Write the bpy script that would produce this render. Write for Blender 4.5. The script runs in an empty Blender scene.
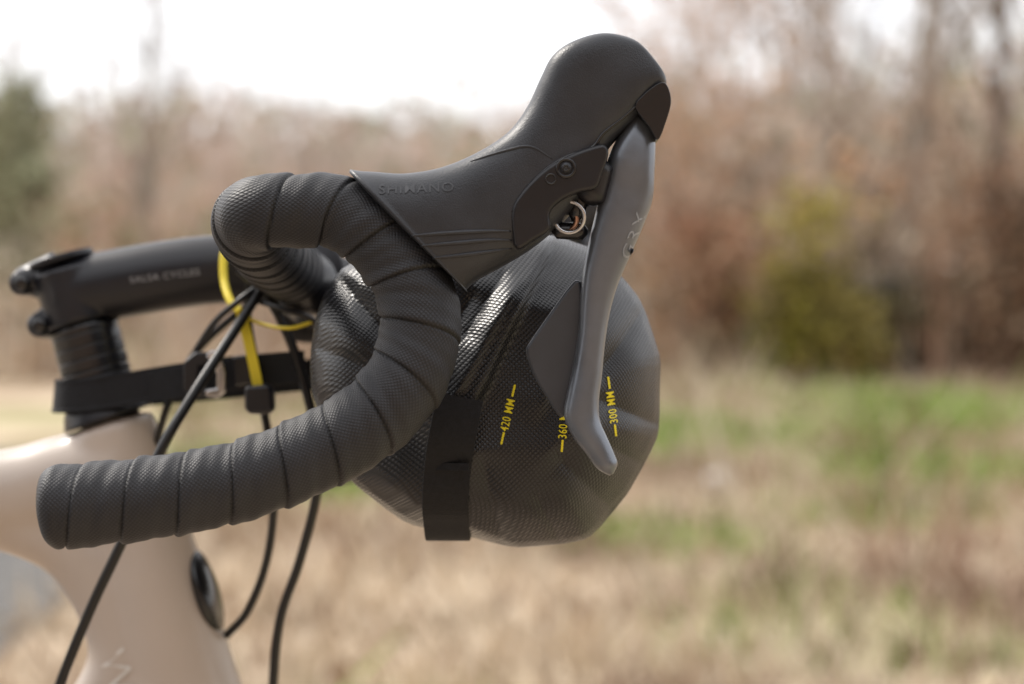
import bpy, bmesh, math, random
import numpy as np
from mathutils import Vector, Matrix, noise
from mathutils.bvhtree import BVHTree
random.seed(7); rng=np.random.default_rng(7)
scene=bpy.context.scene
D=0.75; F=1875.0; ZC=0.98; YC=0.21      # camera distance to near handlebar side, focal, bar height, bike centre plane
LEAN=0.045
def S(u,v,y=0.0):
    k=(D+y)/F
    return Vector(((u-512)*k, y, ZC-(v-342)*k))

# ---------------------------------------------------------------- materials
def nodes(name):
    m=bpy.data.materials.new(name); m.use_nodes=True
    nt=m.node_tree; b=nt.nodes['Principled BSDF']; return m,nt,b
def L(nt,a,b): nt.links.new(a,b)
def mth(nt,op,a,b=None,c=None):
    n=nt.nodes.new('ShaderNodeMath'); n.operation=op
    for i,x in enumerate((a,b,c)):
        if x is None: continue
        if isinstance(x,(int,float)): n.inputs[i].default_value=x
        else: nt.links.new(x,n.inputs[i])
    return n.outputs[0]
def basic(name,col,rough=0.5,metal=0.0,var=0.15,nscale=60,bump=0.0,bscale=400,coat=0.0,rvar=0.08,spec=0.5):
    m,nt,b=nodes(name)
    tc=nt.nodes.new('ShaderNodeTexCoord')
    n=nt.nodes.new('ShaderNodeTexNoise'); n.inputs['Scale'].default_value=nscale; n.inputs['Detail'].default_value=3
    L(nt,tc.outputs['Object'],n.inputs['Vector'])
    r=nt.nodes.new('ShaderNodeValToRGB'); r.color_ramp.elements[0].position=.3; r.color_ramp.elements[1].position=.7
    r.color_ramp.elements[0].color=[c*(1-var) for c in col]+[1]; r.color_ramp.elements[1].color=[min(1,c*(1+var)) for c in col]+[1]
    L(nt,n.outputs[0],r.inputs[0]); L(nt,r.outputs[0],b.inputs['Base Color'])
    rr=mth(nt,'MULTIPLY_ADD',n.outputs[0],rvar*2,rough-rvar); L(nt,rr,b.inputs['Roughness'])
    b.inputs['Metallic'].default_value=metal
    b.inputs['Specular IOR Level'].default_value=spec
    if coat: b.inputs['Coat Weight'].default_value=coat; b.inputs['Coat Roughness'].default_value=.15
    if bump:
        n2=nt.nodes.new('ShaderNodeTexNoise'); n2.inputs['Scale'].default_value=bscale; n2.inputs['Detail'].default_value=2
        L(nt,tc.outputs['Object'],n2.inputs['Vector'])
        bp=nt.nodes.new('ShaderNodeBump'); bp.inputs['Strength'].default_value=bump; bp.inputs['Distance'].default_value=.0005
        L(nt,n2.outputs[0],bp.inputs['Height']); L(nt,bp.outputs[0],b.inputs['Normal'])
    return m
PITCH=0.0205
def tape_mat():
    m,nt,b=nodes('bar_tape')
    uv=nt.nodes.new('ShaderNodeUVMap'); sp=nt.nodes.new('ShaderNodeSeparateXYZ'); L(nt,uv.outputs[0],sp.inputs[0])
    u,v=sp.outputs[0],sp.outputs[1]
    U=mth(nt,'MULTIPLY',u,58*2*math.pi/2); V=mth(nt,'MULTIPLY',v,2*math.pi/0.0035)
    s1=mth(nt,'SINE',mth(nt,'ADD',U,V)); s2=mth(nt,'SINE',mth(nt,'SUBTRACT',U,V))
    pat=mth(nt,'ABSOLUTE',mth(nt,'MULTIPLY',s1,s2))
    ph=mth(nt,'FRACT',mth(nt,'ADD',mth(nt,'DIVIDE',v,PITCH),u))
    edge=mth(nt,'MINIMUM',ph,mth(nt,'SUBTRACT',1.0,ph))
    es=nt.nodes.new('ShaderNodeMapRange'); es.inputs[1].default_value=0; es.inputs[2].default_value=.03; L(nt,edge,es.inputs[0])
    tc=nt.nodes.new('ShaderNodeTexCoord'); n=nt.nodes.new('ShaderNodeTexNoise'); n.inputs['Scale'].default_value=45; n.inputs['Detail'].default_value=4
    L(nt,tc.outputs['Object'],n.inputs['Vector'])
    val=mth(nt,'MULTIPLY',mth(nt,'MULTIPLY_ADD',n.outputs[0],.018,.013),mth(nt,'MULTIPLY_ADD',es.outputs[0],.9,.1))
    val=mth(nt,'MULTIPLY',val,mth(nt,'MULTIPLY_ADD',pat,.9,.45))
    cb=nt.nodes.new('ShaderNodeCombineColor'); L(nt,val,cb.inputs[0]); L(nt,mth(nt,'MULTIPLY',val,1.04),cb.inputs[1]); L(nt,mth(nt,'MULTIPLY',val,1.25),cb.inputs[2])
    L(nt,cb.outputs[0],b.inputs['Base Color']); b.inputs['Roughness'].default_value=.48; b.inputs['Specular IOR Level'].default_value=.45
    h=mth(nt,'MULTIPLY_ADD',pat,.6,mth(nt,'MULTIPLY',n.outputs[0],.5))
    bp=nt.nodes.new('ShaderNodeBump'); bp.inputs['Strength'].default_value=.65; bp.inputs['Distance'].default_value=.0004
    L(nt,h,bp.inputs['Height']); L(nt,bp.outputs[0],b.inputs['Normal'])
    return m
def fabric_mat(name='bag_fabric',col=.0095,per=.0022):
    m,nt,b=nodes(name)
    tc=nt.nodes.new('ShaderNodeTexCoord'); sp=nt.nodes.new('ShaderNodeSeparateXYZ'); L(nt,tc.outputs['Object'],sp.inputs[0])
    k=math.pi/per
    X=mth(nt,'MULTIPLY',mth(nt,'MULTIPLY_ADD',sp.outputs[1],.5,sp.outputs[0]),k); Z=mth(nt,'MULTIPLY',mth(nt,'MULTIPLY_ADD',sp.outputs[1],.3,sp.outputs[2]),k)
    s=mth(nt,'ABSOLUTE',mth(nt,'MULTIPLY',mth(nt,'SINE',mth(nt,'ADD',X,Z)),mth(nt,'SINE',mth(nt,'SUBTRACT',X,Z))))
    n=nt.nodes.new('ShaderNodeTexNoise'); n.inputs['Scale'].default_value=28; n.inputs['Detail'].default_value=3; L(nt,tc.outputs['Object'],n.inputs['Vector'])
    v=mth(nt,'MULTIPLY',mth(nt,'MULTIPLY_ADD',s,2.2,.12),mth(nt,'MULTIPLY_ADD',n.outputs[0],col*.8,col*.6))
    cb=nt.nodes.new('ShaderNodeCombineColor'); L(nt,v,cb.inputs[0]); L(nt,mth(nt,'MULTIPLY',v,1.04),cb.inputs[1]); L(nt,mth(nt,'MULTIPLY',v,1.25),cb.inputs[2])
    L(nt,cb.outputs[0],b.inputs['Base Color'])
    L(nt,mth(nt,'MULTIPLY_ADD',s,-.10,mth(nt,'MULTIPLY_ADD',n.outputs[0],.14,.28)),b.inputs['Roughness'])
    h=mth(nt,'MULTIPLY_ADD',s,.6,mth(nt,'MULTIPLY',n.outputs[0],.8))
    bp=nt.nodes.new('ShaderNodeBump'); bp.inputs['Strength'].default_value=.6; bp.inputs['Distance'].default_value=.00045
    L(nt,h,bp.inputs['Height']); L(nt,bp.outputs[0],b.inputs['Normal'])
    return m
def vcol_mat(name,rough=.8,nscale=3,var=.5,det=2):
    m,nt,b=nodes(name)
    a=nt.nodes.new('ShaderNodeAttribute'); a.attribute_name='Col'
    tc=nt.nodes.new('ShaderNodeTexCoord'); n=nt.nodes.new('ShaderNodeTexNoise'); n.inputs['Scale'].default_value=nscale; n.inputs['Detail'].default_value=det
    n.inputs['Roughness'].default_value=.7
    L(nt,tc.outputs['Object'],n.inputs['Vector'])
    f=mth(nt,'MULTIPLY_ADD',n.outputs[0],var*2,1-var)
    mx=nt.nodes.new('ShaderNodeVectorMath'); mx.operation='SCALE'; L(nt,a.outputs['Color'],mx.inputs[0]); L(nt,f,mx.inputs['Scale'])
    L(nt,mx.outputs[0],b.inputs['Base Color']); b.inputs['Roughness'].default_value=rough; b.inputs['Specular IOR Level'].default_value=0
    return m
M_tape=tape_mat()
M_hood=basic('hood_rubber',(.028,.031,.038),.38,var=.12,nscale=90,bump=.35,bscale=1800,spec=.5)
M_plastic=basic('black_plastic',(.010,.010,.013),.34,var=.1,bump=.15,bscale=900)
M_gloss=basic('gloss_black',(.008,.008,.010),.25,var=.1,bump=.08,bscale=500,coat=.3)
M_lever=basic('anodised_grey',(.175,.19,.215),.33,metal=.65,var=.06,nscale=120,bump=.12,bscale=2500)
M_paddle=basic('paddle_grey',(.062,.067,.078),.40,metal=.4,var=.08,bump=.1,bscale=1500)
M_stem=basic('stem_satin_black',(.013,.0135,.018),.36,var=.1,bump=.1,bscale=900,spec=.45)
M_steel=basic('steel',(.55,.55,.56),.25,metal=1)
M_copper=basic('bronze_steel',(.45,.27,.2),.25,metal=1)
M_frame=basic('frame_paint',(.53,.455,.395),.42,var=.03,nscale=20,coat=.25)
M_bag=fabric_mat()
M_web=basic('webbing',(.010,.0105,.013),.7,var=.3,nscale=500,bump=.6,bscale=1200,spec=.3)
M_yellow=basic('yellow_print',(.80,.68,.01),.55,var=.05)
M_ycord=basic('yellow_cord',(.78,.62,.03),.5,var=.1,bump=.3)
M_cable=basic('cable_housing',(.009,.009,.010),.35,var=.1)
M_tyre=basic('tyre',(.02,.02,.02),.7,bump=.4)
M_greytext=basic('grey_print',(.30,.30,.31),.5)
M_emboss=basic('embossed',(.050,.053,.061),.3)
M_silvertext=basic('silver_print',(.26,.275,.30),.4)
M_white=basic('white_print',(.75,.73,.7),.4)

# ---------------------------------------------------------------- mesh helpers
def empty(name):
    e=bpy.data.objects.new(name,None); scene.collection.objects.link(e); return e
bicycle=empty('bicycle'); bag=empty('handlebar_bag')
def fast(name,V,Fc,mat=None,parent=None,smooth=True,col=None,uv=None):
    V=np.asarray(V,dtype=np.float32); me=bpy.data.meshes.new(name)
    if isinstance(Fc,np.ndarray):
        k=Fc.shape[1]; M=len(Fc)
        me.vertices.add(len(V)); me.vertices.foreach_set('co',V.ravel())
        me.loops.add(M*k); me.polygons.add(M)
        me.polygons.foreach_set('loop_start',np.arange(0,M*k,k,dtype=np.int32))
        me.polygons.foreach_set('loop_total',np.full(M,k,dtype=np.int32))
        me.loops.foreach_set('vertex_index',Fc.astype(np.int32).ravel()); me.update(calc_edges=True)
    else:
        me.from_pydata([tuple(map(float,v)) for v in V],[],Fc)
    me.polygons.foreach_set('use_smooth',[smooth]*len(me.polygons))
    if col is not None:
        c=np.ones((len(V),4),dtype=np.float32); c[:,:3]=col
        a=me.color_attributes.new(name='Col',type='FLOAT_COLOR',domain='POINT'); a.data.foreach_set('color',c.ravel())
    if mat: me.materials.append(mat)
    o=bpy.data.objects.new(name,me); scene.collection.objects.link(o)
    if parent: o.parent=parent
    return o
def cr(P,n,closed=False):
    P=np.asarray(P,dtype=float)
    if closed: Q=np.vstack([P[-1],P,P[0],P[1]])
    else: Q=np.vstack([2*P[0]-P[1],P,2*P[-1]-P[-2]])
    out=[]
    for i in range(1,len(Q)-2):
        p0,p1,p2,p3=Q[i-1:i+3]
        t=np.linspace(0,1,40,endpoint=False)[:,None]
        out.append(.5*((2*p1)+(-p0+p2)*t+(2*p0-5*p1+4*p2-p3)*t**2+(-p0+3*p1-3*p2+p3)*t**3))
    out.append(Q[-2][None] if not closed else Q[1][None]); A=np.vstack(out)
    d=np.r_[0,np.cumsum(np.linalg.norm(np.diff(A[:,:3],axis=0),axis=1))]
    s=np.linspace(0,d[-1],n)
    return np.stack([np.interp(s,d,A[:,j]) for j in range(A.shape[1])],1),s
def sweep(name,pts,mat,parent,n=80,m=24,mod=None,capround=0.0,straight=False,tf=None):
    P=np.array([[*p[0],p[1]] for p in pts])
    if straight:
        d=np.r_[0,np.cumsum(np.linalg.norm(np.diff(P[:,:3],axis=0),axis=1))]; s=np.linspace(0,d[-1],n)
        A=np.stack([np.interp(s,d,P[:,j]) for j in range(4)],1)
    else: A,s=cr(P,n)
    C=A[:,:3]; R=A[:,3].copy()
    T=np.gradient(C,axis=0); T/=np.linalg.norm(T,axis=1)[:,None]
    N=np.zeros_like(C); r0=np.array([0,1.,0]) if abs(T[0][1])<.9 else np.array([1.,0,0])
    N[0]=r0-T[0]*r0.dot(T[0]); N[0]/=np.linalg.norm(N[0])
    for i in range(1,len(C)):
        v=N[i-1]-T[i]*N[i-1].dot(T[i]); N[i]=v/np.linalg.norm(v)
    B=np.cross(T,N)
    if capround>0:
        tot=s[-1]
        for e in (s,tot-s):
            k=np.clip(e/capround,0,1); R*=np.sqrt(np.clip(1-(1-k)**2,0.02,1))**.6
    th=np.linspace(0,2*math.pi,m,endpoint=False)
    RR=np.repeat(R[:,None],m,1)
    if mod is not None: RR=RR+mod(s[:,None],th[None,:])
    V=C[:,None]+RR[...,None]*(np.cos(th)[None,:,None]*N[:,None]+np.sin(th)[None,:,None]*B[:,None])
    V=V.reshape(-1,3)
    i=np.arange(n-1)[:,None]; j=np.arange(m)[None,:]; j2=(j+1)%m
    Fq=np.stack([i*m+j,i*m+j2,(i+1)*m+j2,(i+1)*m+j],-1).reshape(-1,4)
    V=np.vstack([V,C[0],C[-1]]); nv=len(V)
    cap0=[(nv-2,(k+1)%m,k) for k in range(m)]; cap1=[(nv-1,(n-1)*m+k,(n-1)*m+(k+1)%m) for k in range(m)]
    if tf is not None: V=tf(V)
    faces=[tuple(map(int,q)) for q in Fq]+cap0+cap1
    o=fast(name,V,faces,mat,parent)
    uvl=o.data.uv_layers.new(name='UVMap'); uu=np.zeros((len(o.data.loops),2),dtype=np.float32)
    ju=np.broadcast_to(j/m,(n-1,m)); ju2=np.broadcast_to((j+1)/m,(n-1,m)); sv=np.broadcast_to(s[:-1,None],(n-1,m)); sv2=np.broadcast_to(s[1:,None],(n-1,m))
    q=np.stack([np.stack([ju,sv],-1),np.stack([ju2,sv],-1),np.stack([ju2,sv2],-1),np.stack([ju,sv2],-1)],2).reshape(-1,2)
    uu[:len(q)]=q; uvl.data.foreach_set('uv',uu.ravel())
    return o
def loft(name,st,mat,parent,n=90,m=48,tf=None,roundend=(3,3),mod=None):
    rows=[]
    for (a,b,c,d,yc,hw,ex) in st:
        p=S(a,b,yc); q=S(c,d,yc); rows.append([*((p+q)/2),*((p-q)/2),hw,ex])
    A,s=cr(np.array(rows),n)
    C=A[:,:3].copy(); Hh=A[:,3:6]; W=A[:,6].copy(); E=A[:,7]
    sc=np.ones(n)
    for k in range(roundend[0]): sc[k]*=math.sqrt(1-(1-(k+.4)/roundend[0])**2)
    for k in range(roundend[1]): sc[n-1-k]*=math.sqrt(1-(1-(k+.4)/roundend[1])**2)
    th=np.linspace(0,2*math.pi,m,endpoint=False)
    ct,snt=np.cos(th),np.sin(th)
    ca=np.sign(ct)*np.abs(ct)**(2/E[:,None]); sa=np.sign(snt)*np.abs(snt)**(2/E[:,None])
    V=C[:,None]+sc[:,None,None]*(Hh[:,None]*ca[...,None]+np.array([0,-1.,0])[None,None]*(W[:,None]*sa)[...,None])
    if mod is not None: V=mod(V,s,th)
    V=V.reshape(-1,3)
    i=np.arange(n-1)[:,None]; j=np.arange(m)[None,:]; j2=(j+1)%m
    Fq=np.stack([i*m+j,(i+1)*m+j,(i+1)*m+j2,i*m+j2],-1).reshape(-1,4)
    faces=[tuple(map(int,q)) for q in Fq]
    V=np.vstack([V,C[0],C[-1]]); nv=len(V)
    faces+=[(nv-2,k,(k+1)%m) for k in range(m)]+[(nv-1,(n-1)*m+(k+1)%m,(n-1)*m+k) for k in range(m)]
    if tf is not None: V=tf(V)
    o=fast(name,V,faces,mat,parent)
    bm=bmesh.new(); bm.from_mesh(o.data); bmesh.ops.recalc_face_normals(bm,faces=bm.faces); bm.to_mesh(o.data); bm.free()
    return o
def plate(name,poly,y0,y1,mat,parent,bevel=.0012,tf=None,smoothpts=0):
    ym=(y0+y1)/2
    P=[S(a,b,ym) for a,b in poly]
    if smoothpts:
        A,_=cr(np.array([[p.x,p.y,p.z] for p in P]),smoothpts,closed=True); P=[Vector(a) for a in A[:-1]]
    bm=bmesh.new()
    f=bm.faces.new([bm.verts.new((p.x,y0,p.z)) for p in P])
    r=bmesh.ops.extrude_face_region(bm,geom=[f]); vs=[g for g in r['geom'] if isinstance(g,bmesh.types.BMVert)]
    bmesh.ops.translate(bm,verts=vs,vec=(0,y1-y0,0)); bmesh.ops.recalc_face_normals(bm,faces=bm.faces)
    me=bpy.data.meshes.new(name); bm.to_mesh(me); bm.free()
    if tf is not None:
        for v in me.vertices: v.co=Vector(tf(np.array([v.co]))[0])
        if tf is FAR: me.flip_normals()
    me.materials.append(mat); o=bpy.data.objects.new(name,me); scene.collection.objects.link(o); o.parent=parent
    if bevel:
        b=o.modifiers.new('b','BEVEL'); b.width=bevel; b.segments=3; b.limit_method='ANGLE'; b.angle_limit=math.radians(40)
    me.polygons.foreach_set('use_smooth',[True]*len(me.polygons))
    w=o.modifiers.new('w','WEIGHTED_NORMAL'); w.keep_sharp=False
    return o
def FAR(V):
    V=np.array(V,dtype=float).copy(); V[...,1]=2*YC-V[...,1]; V[...,2]-=2*YC*LEAN; return V
def cyl(name,a,b,r,mat,parent,n=6,m=32,tf=None,cap=.0008):
    return sweep(name,[(a,r),(b,r)],mat,parent,n=max(n,8),m=m,straight=True,capround=cap,tf=tf)
def torus(name,c,axis,R,r,mat,parent,tf=None,m=48,k=12):
    axis=Vector(axis).normalized(); q=axis.to_track_quat('Z','Y')
    V=[];Fc=[]
    for i in range(m):
        for j in range(k):
            a=2*math.pi*i/m; b=2*math.pi*j/k
            V.append(q@Vector(((R+r*math.cos(b))*math.cos(a),(R+r*math.cos(b))*math.sin(a),r*math.sin(b)))+c)
            Fc.append((i*k+j,((i+1)%m)*k+j,((i+1)%m)*k+(j+1)%k,i*k+(j+1)%k))
    V=np.array([tuple(v) for v in V])
    if tf: V=tf(V)
    return fast(name,V,Fc,mat,parent)
def ribbon(name,path,Wv,width,thick,mat,parent,n=80,smooth=True):
    P=np.array([tuple(p) for p in path]); A,s=cr(P,n) if smooth else (P,None); n=len(A)
    T=np.gradient(A,axis=0); T/=np.linalg.norm(T,axis=1)[:,None]
    W=np.array(Wv,dtype=float); 
    if W.ndim==1: W=np.repeat(W[None],n,0)
    W=W-T*np.sum(W*T,1)[:,None]; W/=np.linalg.norm(W,axis=1)[:,None]
    N=np.cross(T,W)
    prof=[(-1,-.6),(-.97,-1),(-.8,-1),(-.75,-.75),(.75,-.75),(.8,-1),(.97,-1),(1,-.6),(1,.6),(.97,1),(-.97,1),(-1,.6)]
    V=np.stack([A+W*width/2*a+N*thick/2*b for a,b in prof],1).reshape(-1,3); m=len(prof)
    Fc=[(i*m+j,i*m+(j+1)%m,(i+1)*m+(j+1)%m,(i+1)*m+j) for i in range(n-1) for j in range(m)]
    Fc+=[tuple(range(m)),tuple(reversed(range((n-1)*m,n*m)))]
    o=fast(name,V,Fc,mat,parent,smooth=False)
    bm=bmesh.new(); bm.from_mesh(o.data); bmesh.ops.recalc_face_normals(bm,faces=bm.faces); bm.to_mesh(o.data); bm.free()
    return o
def bvh(o):
    dg=bpy.context.evaluated_depsgraph_get(); dg.update(); return BVHTree.FromObject(o,dg)
def decal(name,text,size,u,v,y,rot,tree,mat,parent,off=.0002,sx=1.0,bold=0.0):
    c=bpy.data.curves.new(name,'FONT'); c.body=text; c.size=size; c.align_x='CENTER'; c.align_y='CENTER'; c.offset=bold; c.space_character=1.1; c.resolution_u=3
    t=bpy.data.objects.new(name+'_src',c); scene.collection.objects.link(t)
    dg=bpy.context.evaluated_depsgraph_get(); dg.update(); me=bpy.data.meshes.new_from_object(t.evaluated_get(dg)); bpy.data.objects.remove(t)
    o0=S(u,v,y); cx,sn=math.cos(rot),math.sin(rot)
    for vt in me.vertices:
        a,b=vt.co.x*sx,vt.co.y
        x=o0.x+a*cx-b*sn; z=o0.z+a*sn+b*cx
        h=tree.ray_cast(Vector((x,-.2,z)),Vector((0,1,0)))
        vt.co=Vector((x,(h[0].y if h[0] else y)-off,z))
    me.materials.clear(); me.materials.append(mat); o=bpy.data.objects.new(name,me); scene.collection.objects.link(o); o.parent=parent; return o

# ---------------------------------------------------------------- handlebar
mm=.001
def hb(u,v,y,r): return (S(u,v,y),r*mm)
near=[hb(303,277,.205,15),hb(290,270,.16,15),hb(274,257,.10,15.2),hb(259,240,.05,15.2),hb(250,226,.02,15.2),hb(257,213,.004,15),hb(290,211,0,14.8),hb(330,211,0,14.8),
      hb(362,224,0,15.2),hb(392,252,0,15.6),hb(413,285,-.001,16),hb(420,318,-.002,16.2),hb(417,350,-.003,16.3),hb(404,382,-.005,16.3),hb(381,410,-.007,16.2),
      hb(348,435,-.010,16),hb(298,460,-.013,15.8),hb(240,481,-.016,15.8),hb(170,495,-.019,16),hb(105,503,-.021,16.2),hb(39,509,-.023,16.6)]
def tmod(s,th):
    ph=np.mod(s/PITCH+th/(2*math.pi),1.0)
    return .0010*ph-.0004-.0007*np.exp(-((np.minimum(ph,1-ph))/.03)**2)+.00022*np.sin(s*420+3*th)+.00012*np.sin(s*950+5*th)
for nm,tf in (('handlebar_tape',None),('handlebar_tape_far',FAR)):
    sweep(nm,near,M_tape,bicycle,n=1300,m=64,mod=tmod,capround=.008,tf=tf)
cyl('handlebar_centre',S(303,277,.165),Vector(FAR(np.array([S(303,277,.165)]))[0]),.0159,M_gloss,bicycle,n=10)

# ---------------------------------------------------------------- hoods + levers
hood_st=[(344,171,466,292,0,.0185,2.3),(372,172,468,288,0,.0190,2.4),(405,174,478,280,0,.0188,2.7),(442,168,500,268,0,.0180,3.0),
 (478,153,534,247,0,.0172,3.2),(508,133,566,219,0,.0165,3.2),(527,108,592,186,0,.0160,3.2),(540,80,608,150,0,.0160,3.4),
 (552,58,634,122,0,.0165,3.8),(572,44,652,99,0,.0165,4.2),(602,36,664,89,0,.0155,4.2),(632,42,665,81,0,.0140,3.6),(648,56,664,77,0,.012,2.8)]
def lever_assembly(tf,sfx):
    def hmod(V,s,th):
        r=.0009*np.exp(-((s-s[0]-.0015)/.0012)**2)
        V=V.copy(); c=V.mean(axis=1,keepdims=True); d=V-c; L_=np.linalg.norm(d,axis=2,keepdims=True)
        V+=d/L_*r[:,None,None]
        return V
    h=loft('brake_hood'+sfx,hood_st,M_hood,bicycle,n=160,m=112,tf=tf,roundend=(2,6),mod=hmod)
    plate('lever_bracket'+sfx,[(513,238),(512,212),(524,192),(545,172),(566,160),(590,151),(604,149),(606,160),(600,178),(594,192),(577,196),(560,204),(549,216),(549,232),(533,243),(517,252)],-.0182,.0182,M_plastic,bicycle,bevel=.0022,tf=tf,smoothpts=70)
    plate('lever_cap'+sfx,[(633,112),(640,100),(656,88),(664,90),(668,106),(663,126),(655,144),(647,132)],-.0150,.0150,M_gloss,bicycle,bevel=.0045,tf=tf,smoothpts=60)
    lv=[(634,112,655,130,0,.008,2.6),(621,131,655,150,0,.011,3.2),(609,156,654,172,-.001,.0115,3.4),(602,184,652,200,-.001,.0115,3.4),(596,211,643,226,-.002,.011,3.3),
        (589,241,630,256,-.003,.0100,3.2),(583,270,618,284,-.004,.009,3.0),(580,300,610,312,-.005,.008,2.8),(578,332,605,343,-.006,.0075,2.6),(573,365,602,375,-.007,.007,2.5),
        (567,393,599,400,-.008,.007,2.4),(564,416,600,420,-.009,.0065,2.4),(573,437,607,437,-.010,.006,2.3),(586,454,614,453,-.0105,.0055,2.2),(597,469,618,464,-.011,.005,2),(606,477,617,472,-.011,.004,2)]
    l=loft('brake_lever_blade'+sfx,lv,M_lever,bicycle,n=160,m=64,tf=tf,roundend=(2,6))
    plate('shift_paddle'+sfx,[(578,279),(568,288),(552,310),(529,343),(526,352),(533,374),(546,397),(561,418),(567,410),(576,380),(584,330),(582,290)],-.0035,.0015,M_paddle,bicycle,bevel=.0018,tf=tf,smoothpts=70)
    torus('pivot_ring'+sfx,S(569,217,-.010),(0.25,1,.2),.0062,.0009,M_steel,bicycle,tf)
    torus('pivot_ring_inner'+sfx,S(566,219,-.006),(0.4,1,.1),.0046,.0012,M_copper,bicycle,tf)
    cyl('pivot_pin'+sfx,S(583,200,-.009),S(583,200,.009),.0034,M_paddle,bicycle,tf=tf)
    cyl('pivot_arm'+sfx,S(588,172,-.006),S(574,222,-.006),.0035,M_gloss,bicycle,tf=tf)
    cyl('pivot_block'+sfx,S(600,158,-.008),S(588,205,-.008),.0068,M_plastic,bicycle,tf=tf)
    cyl('return_spring_seat'+sfx,S(552,230,-.004),S(588,232,-.004),.0034,M_gloss,bicycle,tf=tf)
    torus('screw_rim'+sfx,S(566,168,-.0184),(0,1,0),.0034,.0007,M_gloss,bicycle,tf)
    cyl('screw_head'+sfx,S(566,168,-.0188),S(566,168,-.016),.0024,M_paddle,bicycle,tf=tf,cap=.0004)
    torus('screw_socket'+sfx,S(566,168,-.0189),(0,1,0),.0012,.0005,M_gloss,bicycle,tf,m=6)
    torus('port_rim'+sfx,S(551,179,-.0183),(0,1,0),.0019,.0004,M_gloss,bicycle,tf)
    return h,l
hoodN,leverN=lever_assembly(None,''); lever_assembly(FAR,'_far')
th_=bvh(hoodN)
decal('hood_lettering','SHIMANO',.0054,416,188,-.019,math.radians(2),th_,M_emboss,bicycle,off=.0004,sx=1.15,bold=.00002)
decal('lever_lettering','GRX',.0060,634,236,-.012,math.radians(70),bvh(leverN),M_silvertext,bicycle,off=.0003,sx=1.5)
def surfline(name,pts,r,mat,tree,parent,n=40,off=0.0,y=-.018):
    A,_=cr(np.array([tuple(S(a,b,y)) for a,b in pts]),n); out=[]
    for i,p in enumerate(A):
        h=tree.ray_cast(Vector((p[0],-.2,p[2])),Vector((0,1,0)))
        if h[0]: out.append((Vector((p[0],h[0].y-off,p[2])),r*(.35+.65*math.sin(math.pi*(i+.5)/n))))
    return sweep(name,out,mat,parent,n=n,m=10)
surfline('hood_rib',[(410,236),(450,233),(490,231),(511,231)],.0009,M_hood,th_,bicycle)
surfline('hood_rib_b',[(420,246),(455,243),(490,240),(512,240)],.0009,M_hood,th_,bicycle)
surfline('hood_rib_c',[(432,258),(462,255),(492,251),(512,248)],.0009,M_hood,th_,bicycle)
surfline('hood_edge',[(512,212),(526,189),(546,169),(568,156),(592,147),(604,132),(622,118),(640,102),(655,89)],.0008,M_gloss,th_,bicycle)
surfline('hood_crease',[(470,160),(505,150),(530,146),(552,158)],.0006,M_hood,th_,bicycle)

# ---------------------------------------------------------------- stem, steerer, headset
def joinremesh(name,obs,vox,sm,mat,parent):
    bm=bmesh.new()
    for o in obs: bm.from_mesh(o.data)
    me=bpy.data.meshes.new(name); bm.to_mesh(me); bm.free(); me.materials.append(mat)
    for o in obs: bpy.data.objects.remove(o)
    o=bpy.data.objects.new(name,me); scene.collection.objects.link(o); o.parent=parent
    r=o.modifiers.new('r','REMESH'); r.mode='VOXEL'; r.voxel_size=vox; r.use_smooth_shade=True
    s=o.modifiers.new('s','SMOOTH'); s.factor=.5; s.iterations=sm
    return o
y=YC
ax0=S(62,254,y); ax1=S(110,420,y); axd=(ax1-ax0).normalized()
parts=[sweep('a',[(S(62,294,y),.0180),(S(200,271,y),.0178),(S(300,270,y),.0168)],None,None,n=40,m=32),
 cyl('b',S(66,264,y),S(84,328,y),.0180,None,None,n=12),
 cyl('c',S(22,283,y-.013),S(22,283,y+.013),.0066,None,None), cyl('d',S(40,325,y-.013),S(40,325,y+.013),.0066,None,None),
 sweep('e',[(S(20,282,y),.0072),(S(58,276,y),.013)],None,None,n=10,m=20,straight=True),
 sweep('f',[(S(40,325,y),.0072),(S(72,318,y),.012)],None,None,n=10,m=20,straight=True),
 sweep('g',[(S(303,277,y-.024)+Vector((0,0,.002)),.0215),(S(303,277,y+.024)-Vector((0,0,.002)),.0215)],None,None,n=12,m=36,straight=True,capround=.002),
 sweep('h',[(S(318,256,y),.017),(S(322,302,y),.017)],None,None,n=10,m=20,straight=True,capround=.004)]
stem=joinremesh('stem',parts,.0012,3,M_stem,bicycle)
cyl('stem_top_cap',S(60,256,y),S(62.5,264,y),.0168,M_stem,bicycle)
for k,(a,b) in enumerate(((22,283),(40,325))): cyl('stem_bolt_%d'%k,S(a,b,y-.0145),S(a,b,y-.008),.0042,M_gloss,bicycle)
decal('stem_lettering','SALSA CYCLES',.0046,164,276,y-.02,math.radians(7),bvh(stem),M_greytext,bicycle,off=.0004,sx=1.1)
sp0=S(84,328,y); sp1=S(97,376,y)
sweep('spacer_stack',[(sp0,.0176),(sp1,.0176)],M_gloss,bicycle,n=90,m=48,straight=True,mod=lambda s,th:-.0009*(np.abs(np.mod(s/.0064,1)-.5)<.06)+0*th)
cyl('steerer',S(75,300,y),S(140,510,y),.0145,M_gloss,bicycle,n=10)
sweep('headset_cover',[(S(96,374,y),.0175),(S(101,395,y),.0178),(S(105,408,y),.0215),(S(109,420,y),.0235)],M_stem,bicycle,n=30,m=48,straight=True,capround=.001)
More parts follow.
